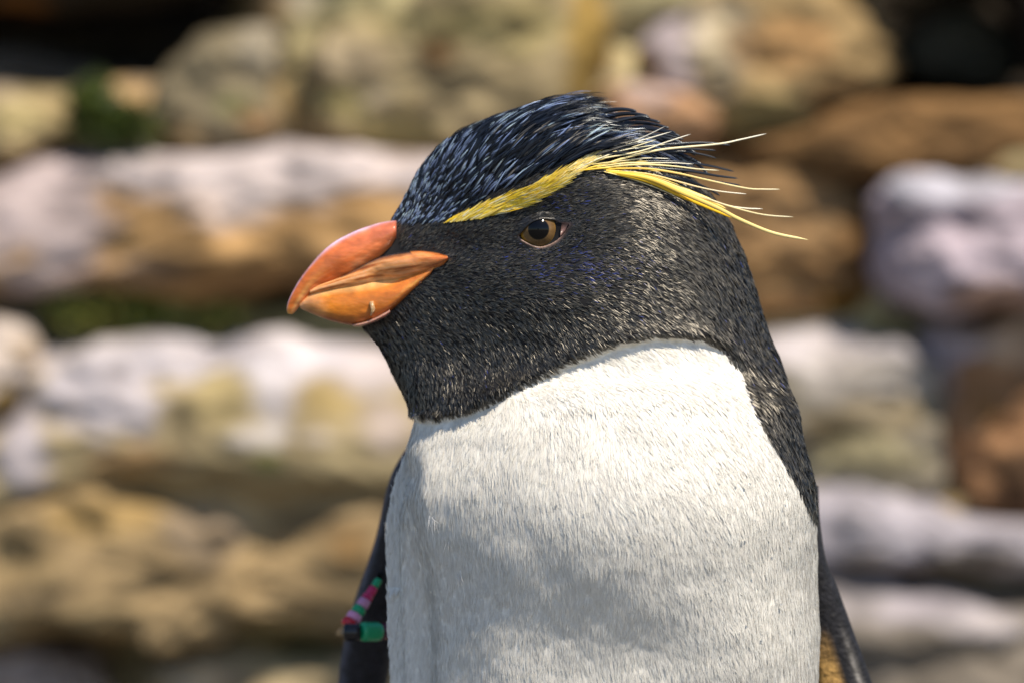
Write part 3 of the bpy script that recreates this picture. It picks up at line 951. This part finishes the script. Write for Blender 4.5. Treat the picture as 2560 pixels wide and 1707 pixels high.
hood = clumped(46000, (qhood | qback).astype(float), 3, 0.00030, .8, hood_len, (.75, 1.25), .00019, .22, hood_cols, hood_hide, nb=.4, per_blade=True, rollsd=.65)
hoodn = LASTN
# the lids carry short feathers too
lvv = np.array(lv)
ln = 900
li = rng.integers(3 * NL, 5 * NL, ln)
lp = lvv[li] + rng.normal(0, .0004, (ln, 3)) * np.array([1, 0, 1])
lnrm = np.tile(np.array([0., -1, .15]), (ln, 1)); lnrm /= np.linalg.norm(lnrm, axis=1)[:, None]
lpx, lpy = proj(lp)
keepm = ~in_poly(lpx, lpy, [tuple(oc + (np.array(q) - oc) * 1.16) for q in EYE])
lp, lnrm, lpx, lpy = lp[keepm], lnrm[keepm], lpx[keepm], lpy[keepm]
ln = len(lp)
ld = lp - P(1352, 578, 0); ld[:, 1] = 0
ld = ld / np.linalg.norm(ld, axis=1)[:, None] * .15 + direction(lpx, lpy)
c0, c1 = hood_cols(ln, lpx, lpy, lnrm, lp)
c1 = c1 * .5
lid_f = blades(lp, lnrm, ld, np.full(ln, .0015) * rng.uniform(.7, 1.3, ln), np.full(ln, .0002), np.full(ln, .2), np.full(ln, .0), rng.normal(0, .5, ln), 2, (.8, 1, .12), c0, c1)
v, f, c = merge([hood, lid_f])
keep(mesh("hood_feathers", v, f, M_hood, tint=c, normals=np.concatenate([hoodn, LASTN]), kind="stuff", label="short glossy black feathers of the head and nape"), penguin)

# --- white breast feathers
qwhite = ~qhood & ~qback


def white_cols(n, px, py, nn, p):
    g = rng.uniform(.9, 1.08, (n, 1))
    c0 = np.array((.82, .80, .76)) * g
    c1 = np.array((.86, .84, .78)) * g
    dh_, _ = polydist(px, py, HOOD)
    m = (np.exp(-(dh_ / 26) ** 2) * .6)[:, None] * (px < 1700)[:, None]
    c1 = c1 * (1 - m) + np.array((.80, .70, .50)) * m
    return np.clip(c0, 0, .86), np.clip(c1, 0, .86)


def white_hide(px, py, nn):
    j = rng.normal(0, 4, len(px))
    return in_poly(px + j, py + j, hood_poly) | ((nn[:, 1] > .25) & (px > 1350))


def white_len(px, py):
    dh_, _ = polydist(px, py, HOOD)
    return .0027 * (.65 + .35 * smooth(5, 90, dh_))


breast = clumped(30000, qwhite.astype(float), 9, .00042, 1.0, white_len, (.8, 1.3), .00011, .075, white_cols, white_hide, lj=.7, rollsd=.2, nb=.9)
v, f, c = breast
keep(mesh("breast_feathers", v, f, M_white, tint=c, normals=LASTN, kind="stuff", label="soft white feathers of the neck and breast"), penguin)

# fluffy down tufts that stand off the breast
tv = []
for (tx, ty, ang, cnt) in [(1085, 1295, -55, 14), (1118, 1345, -75, 9), (1150, 1430, -85, 7)]:
    s_, n_ = surf(tx, ty)
    pp = np.array(s_)[None] + rng.normal(0, .0009, (cnt, 3)) * np.array([1, .2, 1])
    nn_ = np.tile(np.array(n_), (cnt, 1))
    aa = np.radians(ang + rng.normal(0, 18, cnt))
    dd = np.stack([np.cos(aa), np.zeros(cnt), np.sin(aa)], -1)
    tv.append(blades(pp, nn_, dd, np.full(cnt, .0042) * rng.uniform(.5, 1.2, cnt), np.full(cnt, .00009), np.full(cnt, .5), np.full(cnt, .1), rng.normal(0, .6, cnt), 4, (1, 1, .9, .7, .1),
                     np.full((cnt, 3), .7), np.full((cnt, 3), .74), side=rng.normal(0, .25, cnt)))
v, f, c = merge(tv)
keep(mesh("down_tufts", v, f, M_white, tint=c, kind="stuff", label="loose white down tufts standing off the breast"), penguin)

# --- crown: longer glossy blue-black feathers
qcrown = in_poly(qpx, qpy, CROWN)


def crown_feathers(n, K):
    """n pointed feathers, each a dark core blade with K barbs that close to a point"""
    p, nn, px, py = scatter(n, qcrown.astype(float) * (1 + 1.2 * np.exp(-((qpx - 1020) / 130) ** 2 - ((qpy - 480) / 110) ** 2) + 1.6 * smooth(1400, 1560, qpx)))
    d = direction(px, py)
    ang = rng.normal(0, .11, n) + .22 * vnoise(p * 150, 31)
    d = np.stack([d[:, 0] * np.cos(ang) - d[:, 2] * np.sin(ang), d[:, 1], d[:, 0] * np.sin(ang) + d[:, 2] * np.cos(ang)], -1)
    d -= nn * np.sum(d * nn, 1)[:, None]
    d /= np.linalg.norm(d, axis=1)[:, None]
    b = np.cross(nn, d)
    dist = np.hypot(px - 985, (py - 560))
    k = smooth(40, 560, dist)
    L = (.0026 + .0130 * k + .0045 * smooth(1400, 1560, px)) * rng.uniform(.75, 1.2, n)
    W = (.00042 + .00075 * k) * rng.uniform(.8, 1.25, n)
    lift = rng.normal(.22, .08, n) + .04 + .20 * (rng.random(n) < .14) * k
    roll = rng.normal(0, .45, n)
    side = rng.normal(0, .10, n)
    g = rng.uniform(.6, 1.5, (n, 1))
    c0 = np.tile(np.array((.006, .007, .012)), (n, 1))
    sky_glint = (rng.random(n) < (.36 * np.exp(-(dist / 300) ** 2) + .05))[:, None]  # sky glints on the forehead painted as pale blue feathers
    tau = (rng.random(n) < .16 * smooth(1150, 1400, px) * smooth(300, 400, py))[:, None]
    c1 = np.where(sky_glint, np.array((.34, .46, .82)) * g, np.array((.006, .008, .015)) * g)
    c1 = np.where(tau, np.array((.20, .185, .16)) * g, c1)
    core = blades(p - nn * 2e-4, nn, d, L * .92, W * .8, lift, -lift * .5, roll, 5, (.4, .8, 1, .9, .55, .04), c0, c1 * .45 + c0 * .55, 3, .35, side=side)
    rp = lambda x: np.repeat(x, K, axis=0)
    o1 = rng.uniform(-1, 1, n * K) * rp(W) * .55
    st = rng.uniform(0, .35, n * K)                       # barbs leave the quill along its length
    LL = rp(L) * (1 - st) * rng.uniform(.85, 1.05, n * K)
    pp = rp(p) + rp(d) * (st * rp(L))[:, None] + rp(b) * o1[:, None] * .8 + rp(nn) * (rp(L) * st * np.sin(rp(lift)) * .8 + 1e-4)[:, None]
    dd = rp(d) - rp(b) * (o1 * .7 / LL)[:, None]
    lf = rp(lift) * (1 - st)
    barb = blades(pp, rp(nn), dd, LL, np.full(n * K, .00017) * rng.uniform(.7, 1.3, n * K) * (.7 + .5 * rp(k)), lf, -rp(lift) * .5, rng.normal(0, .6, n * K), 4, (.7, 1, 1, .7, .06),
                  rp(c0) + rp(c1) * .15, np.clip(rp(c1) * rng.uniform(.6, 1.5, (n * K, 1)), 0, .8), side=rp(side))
    return merge([core, barb])


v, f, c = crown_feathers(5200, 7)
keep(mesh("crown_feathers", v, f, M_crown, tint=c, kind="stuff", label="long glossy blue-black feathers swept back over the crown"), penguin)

# --- yellow eyebrow stripe
SP = np.array(STRIPEP, float)
def stripe(n):
    pts = []
    while len(pts) < n:
        q = np.stack([rng.uniform(1100, 1525, n * 3), rng.uniform(380, 568, n * 3)], -1)
        q = q[in_poly(q[:, 0], q[:, 1], STRIPEP)]
        pts += list(q)
    pts = np.array(pts[:n])
    P3, N3 = [], []
    for q in pts:
        s_, n_ = surf(*q)
        P3.append(s_ + n_ * .0006)
        N3.append(n_)
    P3, N3 = np.array(P3), np.array(N3)
    _, par = polydist(pts[:, 0], pts[:, 1], STRIPE)
    tx = np.gradient(catmull(STRIPE, 60), axis=0)[np.clip((par * 59).astype(int), 0, 59)]
    ang = rng.normal(0, .07, n)
    d0 = np.stack([tx[:, 0], np.zeros(n), -tx[:, 1]], -1)
    d = np.stack([d0[:, 0] * np.cos(ang) - d0[:, 2] * np.sin(ang), d0[:, 1], d0[:, 0] * np.sin(ang) + d0[:, 2] * np.cos(ang)], -1)
    L = (.0030 + .0032 * smooth(0, .25, par)) * rng.uniform(.7, 1.2, n)
    pal = np.array([(.86, .60, .02), (.86, .64, .05), (.86, .72, .22), (.80, .50, .01), (.86, .80, .50)])
    c1 = pal[rng.choice(5, n, p=[.36, .26, .18, .1, .10])] * rng.uniform(.85, 1.05, (n, 1))
    m_ = (smooth(.55, 1, par) * .55 + .35 * (rng.random(n) < .12))[:, None]
    c1 = c1 * (1 - m_) + np.array((.80, .72, .42)) * m_
    return blades(P3, N3, d, L, np.full(n, .00030) * rng.uniform(.6, 1.3, n), rng.normal(.10, .05, n), rng.normal(-.02, .04, n), rng.normal(0, .5, n), 4, (.6, 1, 1, .7, .1),
                  c1 * .92, np.clip(c1, 0, .87), side=rng.normal(0, .06, n), nb=.5)


v, f, c = stripe(3000)
keep(mesh("eyebrow_stripe", v, f, M_yellow, tint=c, normals=LASTN, kind="stuff", label="narrow bright yellow eyebrow stripe above the eye"), penguin)


# --- long crest plumes, each a part
def plume(pts, rad, c0, c1, yend, name="crest_plume", lift=.0014):
    s_, _n = surf(*pts[0])
    n = 34
    path = catmull(pts, n)
    ys = [surf(q[0], q[1])[0].y if k < n else 0 for k, q in enumerate(path)]
    base = s_.y - lift
    v = []
    M = 6
    pos = []
    for k in range(n):
        t = k / (n - 1)
        Y = base + (yend - base) * smooth(0, 1, np.array([t]))[0]
        Y = min(Y, ys[k] - .0010) if path[k][0] < 1700 else Y
        pos.append(P(path[k][0], path[k][1], Y))
    pos = np.array(pos)
    pos[:, 1] = np.convolve(np.pad(pos[:, 1], 3, mode='edge'), np.ones(7) / 7, 'valid')
    tan = np.gradient(pos, axis=0)
    tan /= np.linalg.norm(tan, axis=1)[:, None]
    side = np.cross(tan, np.array([0, -1, 0])); side /= np.linalg.norm(side, axis=1)[:, None]
    up = np.cross(side, tan)
    cols = []
    for k in range(n):
        t = k / (n - 1)
        r = rad * (0.45 + .55 * min(1, t * 4)) * (1 - .55 * t) * (1 if t < .93 else max(.12, (1 - t) / .07))
        for j in range(M):
            a = 2 * math.pi * j / M
            v.append(pos[k] + side[k] * math.cos(a) * r + up[k] * math.sin(a) * r * .45)
            cols.append(np.array(c0) * (1 - t) + np.array(c1) * t)
    return keep(mesh(name, np.array(v), grid_faces(n, M), M_yellow if c0[0] > .1 else M_crown, tint=np.array(cols)), penguin)


YEL, PALE, CREAM, WHT = (.82, .52, .02), (.84, .68, .22), (.82, .78, .55), (.84, .83, .74)
pl = [
    ([(1430, 440), (1467, 406), (1596, 380), (1660, 358), (1727, 336)], .34, PALE, WHT, -.024),
    ([(1500, 416), (1560, 396), (1652, 375), (1793, 361), (1850, 350), (1916, 335)], .46, PALE, WHT, -.020),
    ([(1480, 412), (1560, 402), (1620, 396), (1678, 398)], .28, PALE, WHT, -.022),
    ([(1490, 418), (1560, 409), (1624, 408), (1680, 408), (1734, 411)], .30, PALE, WHT, -.022),
    ([(1500, 420), (1600, 412), (1680, 416), (1740, 423), (1798, 427)], .36, PALE, CREAM, -.020),
    ([(1510, 424), (1610, 422), (1690, 433), (1765, 450), (1863, 471), (1908, 474), (1950, 474)], .42, YEL, CREAM, -.018),
    ([(1515, 428), (1620, 436), (1737, 466), (1800, 479), (1867, 486)], .36, YEL, WHT, -.020),
    ([(1520, 430), (1624, 444), (1709, 474), (1807, 511), (1860, 521), (1907, 523)], .42, YEL, WHT, -.020),
    ([(1520, 430), (1624, 446), (1709, 478), (1779, 503), (1877, 531), (1930, 540), (1984, 543)], .40, YEL, CREAM, -.019),
    ([(1523, 431), (1624, 448), (1709, 484), (1793, 520), (1849, 549), (1933, 583), (2020, 600)], .95, YEL, (.82, .70, .34), -.021),
    ([(1528, 433), (1620, 454), (1700, 490), (1770, 520), (1830, 545)], .80, (.66, .40, .015), YEL, -.022),
    ([(1520, 428), (1610, 440), (1690, 468), (1770, 502), (1815, 522)], .70, YEL, PALE, -.021),
    ([(1515, 426), (1590, 436), (1660, 452), (1740, 484), (1780, 500)], .60, (.76, .56, .10), PALE, -.022),
    ([(1510, 430), (1570, 445), (1640, 470), (1690, 492)], .30, PALE, CREAM, -.024),
    ([(1400, 443), (1450, 402), (1498, 375), (1596, 348), (1664, 316)], .30, CREAM, (.5, .5, .48), -.024),
    ([(1410, 440), (1460, 402), (1510, 378), (1600, 353), (1678, 330)], .34, PALE, WHT, -.024),
    ([(1420, 440), (1475, 400), (1530, 382), (1590, 366), (1640, 350)], .32, PALE, CREAM, -.024),
    ([(1440, 430), (1490, 404), (1540, 390), (1600, 378)], .34, PALE, PALE, -.024),
    ([(1450, 428), (1500, 414), (1560, 406), (1620, 404)], .36, YEL, PALE, -.024),
    ([(1460, 426), (1520, 420), (1580, 420), (1650, 430)], .40, YEL, PALE, -.024),
    ([(1440, 425), (1500, 396), (1560, 376), (1620, 366), (1664, 362)], .26, CREAM, CREAM, -.024),
]
for a in pl:
    plume(a[0], a[1] * .00085, a[2], a[3], a[4])
BK0, BK1 = (.008, .009, .014), (.014, .016, .024)
for pts, r in [([(1560, 372), (1680, 362), (1760, 358), (1826, 364)], .55), ([(1580, 384), (1680, 374), (1740, 374), (1790, 377)], .42), ([(1600, 386), (1700, 380), (1750, 386), (1791, 396)], .42),
               ([(1600, 404), (1700, 406), (1770, 415), (1835, 430)], .50), ([(1620, 420), (1720, 428), (1790, 440), (1845, 447)], .50), ([(1620, 424), (1720, 440), (1790, 454), (1852, 464)], .45),
               ([(1640, 440), (1700, 448), (1760, 468), (1800, 490)], .6), ([(1560, 340), (1640, 350), (1700, 366), (1740, 390)], .6), ([(1600, 360), (1680, 380), (1740, 410), (1770, 436)], .7),
               ([(1480, 320), (1560, 300), (1600, 292), (1626, 297)], .6), ([(1520, 330), (1600, 318), (1650, 324), (1690, 333)], .7), ([(1500, 310), (1560, 306), (1610, 308), (1640, 312)], .6),
               ([(1540, 345), (1610, 336), (1660, 338), (1710, 350)], .6),
               ([(1450, 300), (1520, 278), (1560, 274), (1592, 279)], .8), ([(1470, 308), (1540, 288), (1585, 285), (1622, 292)], .8), ([(1490, 316), (1560, 298), (1610, 298), (1652, 307)], .8),
               ([(1510, 326), (1580, 308), (1632, 311), (1674, 322)], .8), ([(1530, 336), (1600, 322), (1652, 328), (1702, 342)], .8), ([(1540, 346), (1620, 338), (1680, 350), (1722, 366)], .8),
               ([(1560, 352), (1640, 350), (1700, 366), (1744, 386)], .8), ([(1590, 366), (1660, 372), (1716, 392), (1760, 416)], .8)]:
    plume(pts, r * .001, BK0, BK1, -.012, name="dark_crest_plume", lift=.0004)


# ------------------------------------------------------------------ flippers
def flipper(st, Y0, Y1, thick, colfn, n=60, m=40):
    a = catmull(np.array(st, float), n)
    ang = np.linspace(0, 2 * math.pi, m, endpoint=False)
    v, t = [], []
    for i in range(n):
        ix, iy, ox, oy = a[i]
        k = (1 - np.cos(ang)) / 2
        th_ = thick * (1 - .35 * i / n) * min(1, .3 + i / 8)
        Y = Y0 + (Y1 - Y0) * i / (n - 1) - th_ * np.sign(np.sin(ang)) * np.abs(np.sin(ang)) ** .8
        for j in range(m):
            v.append(P(ix + (ox - ix) * k[j], iy + (oy - iy) * k[j], Y[j]))
            t.append(colfn(i / (n - 1), k[j], np.sin(ang[j])))
    v = np.array(v)
    f = [tuple(q) for q in grid_faces(n, m)]
    f.append(tuple(range(m))[::-1]); f.append(tuple(range((n - 1) * m, n * m)))
    return keep(mesh("flipper", v, f, M_flipper, tint=np.array(t)), penguin)


def col_fr(s, k, side):
    c = np.array((.012, .012, .016))
    g = math.exp(-((k - .80) / .05) ** 2) * max(0, min(1, (s - .40) * 6))
    c = c * (1 - g) + np.array((.22, .21, .20)) * g
    if side > 0 and s > .42:
        b = max(0, min(1, (.52 - k) / .06)) * min(1, (s - .42) * 8)
        c = c * (1 - b) + np.array((.50, .30, .10)) * b
    return c


flipper([(2000, 1200, 2046, 1215), (2000, 1300, 2051, 1310), (2000, 1400, 2066, 1400), (2005, 1480, 2092, 1465), (2010, 1560, 2122, 1545), (2020, 1640, 2152, 1625),
         (2040, 1720, 2182, 1710), (2080, 1850, 2235, 1850), (2160, 2100, 2300, 2100), (2230, 2350, 2310, 2350), (2260, 2420, 2290, 2420)], .020, .035, .006, col_fr)


def col_fl(s, k, side):
    c = np.array((.014, .014, .02))
    g = math.exp(-((k - .93) / .10) ** 2)  # sky reflection on the outer edge painted as bluish grey
    return c * (1 - g) + np.array((.055, .055, .075)) * g


flipper([(1060, 1110, 1012, 1125), (1030, 1180, 978, 1185), (1010, 1260, 957, 1260), (1000, 1340, 940, 1340), (995, 1420, 914, 1420), (990, 1500, 886, 1500), (985, 1580, 862, 1590), (975, 1660, 848, 1670),
         (960, 1740, 838, 1750), (930, 1900, 812, 1900), (880, 2150, 780, 2150), (830, 2330, 790, 2330)], .045, .075, .008, col_fl)


# ------------------------------------------------------------------ flipper band: bright beads threaded on a cord
band = empty("flipper_band", tuple(P(905, 1560, .05)), "pink and green beaded band around the penguin's dark flipper", "flipper band")


def bead(a, b, ra, rb, col, depth=.8, name="bead"):
    a, b = Vector(a), Vector(b)
    d = (b - a).normalized()
    s = d.cross(Vector((0, -1, 0))).normalized()
    up = s.cross(d)
    prof = [(0, .55), (.03, .82), (.10, .97), (.25, 1), (.75, 1), (.90, .97), (.97, .82), (1, .55)]
    v = []
    M = 20
    for t, k in prof:
        c = a.lerp(b, t)
        r = (ra + (rb - ra) * t) * k
        for j in range(M):
            q = 2 * math.pi * j / M
            v.append(c + s * (math.cos(q) * r) + up * (math.sin(q) * r * depth))
    f = [tuple(x) for x in grid_faces(len(prof), M)] + [tuple(range(M))[::-1], tuple(range((len(prof) - 1) * M, len(prof) * M))]
    return keep(mesh(name, np.array(v), f, M_bead, tint=np.tile(np.array(col), (len(v), 1))), band)


GRN, PNK, RED, PPK, BLK, MAR = (.01, .33, .14), (.50, .02, .11), (.52, .015, .03), (.72, .30, .50), (.006, .006, .009), (.09, .008, .035)
path = [(948, 1446, GRN), (936, 1466, PNK), (922, 1487, PNK), (915, 1497, (.55, .25, .42)), (903, 1517, GRN), (890, 1533, PPK), (880, 1550, RED), (868, 1566, None)]
for k in range(len(path) - 1):
    x0, y0, c = path[k]
    x1, y1, _c = path[k + 1]
    bead(P(x0, y0, .046 - .001 * k), P(x1, y1, .045 - .001 * k), .0011 + .00022 * k, .0012 + .00022 * k, c)
bead(P(858, 1580, .036), P(902, 1580, .036), .0026, .0026, BLK, 1.0)
bead(P(901, 1578, .036), P(951, 1578, .040), .0029, .0029, GRN, 1.0)
bead(P(950, 1578, .040), P(985, 1576, .046), .0024, .0024, MAR, 1.0)
# the cord that closes the loop round the back of the flipper
cp = catmull([P(950, 1440, .048), P(975, 1430, .060), P(960, 1470, .082), P(900, 1540, .088), P(850, 1580, .070), P(852, 1582, .045), P(872, 1578, .037)], 60)
tn = np.gradient(cp, axis=0); tn /= np.linalg.norm(tn, axis=1)[:, None]
sd_ = np.cross(tn, [0.3, .2, 1.0]); sd_ /= np.linalg.norm(sd_, axis=1)[:, None]
up_ = np.cross(sd_, tn)
cvv = np.concatenate([cp[k] + np.outer(np.cos(np.linspace(0, 2 * math.pi, 8, endpoint=False)), sd_[k]) * .0008 + np.outer(np.sin(np.linspace(0, 2 * math.pi, 8, endpoint=False)), up_[k]) * .0008
                      for k in range(60)])
keep(mesh("cord", cvv, grid_faces(60, 8), M_bead, tint=np.tile(np.array(BLK), (480, 1))), band)

# ------------------------------------------------------------------ water drops on the feathers
ico = [(0, 0, 1)] + [(.89 * math.cos(a), .89 * math.sin(a), .45) for a in np.arange(5) * 1.2566] + [(.89 * math.cos(a + .628), .89 * math.sin(a + .628), -.45) for a in np.arange(5) * 1.2566] + [(0, 0, -1)]
icf = [(0, i + 1, (i + 1) % 5 + 1) for i in range(5)] + [(i + 1, i + 6, (i + 1) % 5 + 1) for i in range(5)] + [((i + 1) % 5 + 1, i + 6, (i + 1) % 5 + 6) for i in range(5)] + [(11, (i + 1) % 5 + 6, i + 6) for i in range(5)]
import bmesh
bm = bmesh.new()
bmesh.ops.create_icosphere(bm, subdivisions=2, radius=1)
iv = np.array([v.co[:] for v in bm.verts])
iF = np.array([[v.index for v in f.verts] for f in bm.faces])
bm.free()
dv, df, o = [], [], 0
spots = [(rng.uniform(1780, 2030), rng.uniform(950, 1650)) for _ in range(34)] + [(rng.uniform(1400, 1800), rng.uniform(1150, 1500)) for _ in range(4)] + \
        [(rng.uniform(1020, 1180), rng.uniform(680, 830)) for _ in range(14)] + [(rng.uniform(1250, 1560), rng.uniform(290, 380)) for _ in range(10)] + [(rng.uniform(1040, 1100), rng.uniform(460, 540)) for _ in range(8)]
for (qx, qy) in spots:
    s_, n_ = surf(qx, qy)
    if abs(s_.y) < 1e-4 or n_.y > -.25:
        continue
    r = random.uniform(.00018, .00036)
    dv.append(iv * r + np.array(s_ + n_ * (.0011 + r * .5)))
    df.append(iF + o)
    o += len(iv)
keep(mesh("water_drops", np.concatenate(dv), np.concatenate(df), M_drop, kind="stuff", label="tiny clear water drops caught on the feathers"), penguin)
for kid, par in (("eyelid", "eye"), ("eye_corner", "eye"), ("bill_side_plate", "upper_bill"), ("bill_chip", "lower_bill"), ("chin_skin", "lower_bill")):
    k_ = bpy.data.objects[kid]
    k_.parent = bpy.data.objects[par]
    k_.matrix_parent_inverse = Matrix.Identity(4)
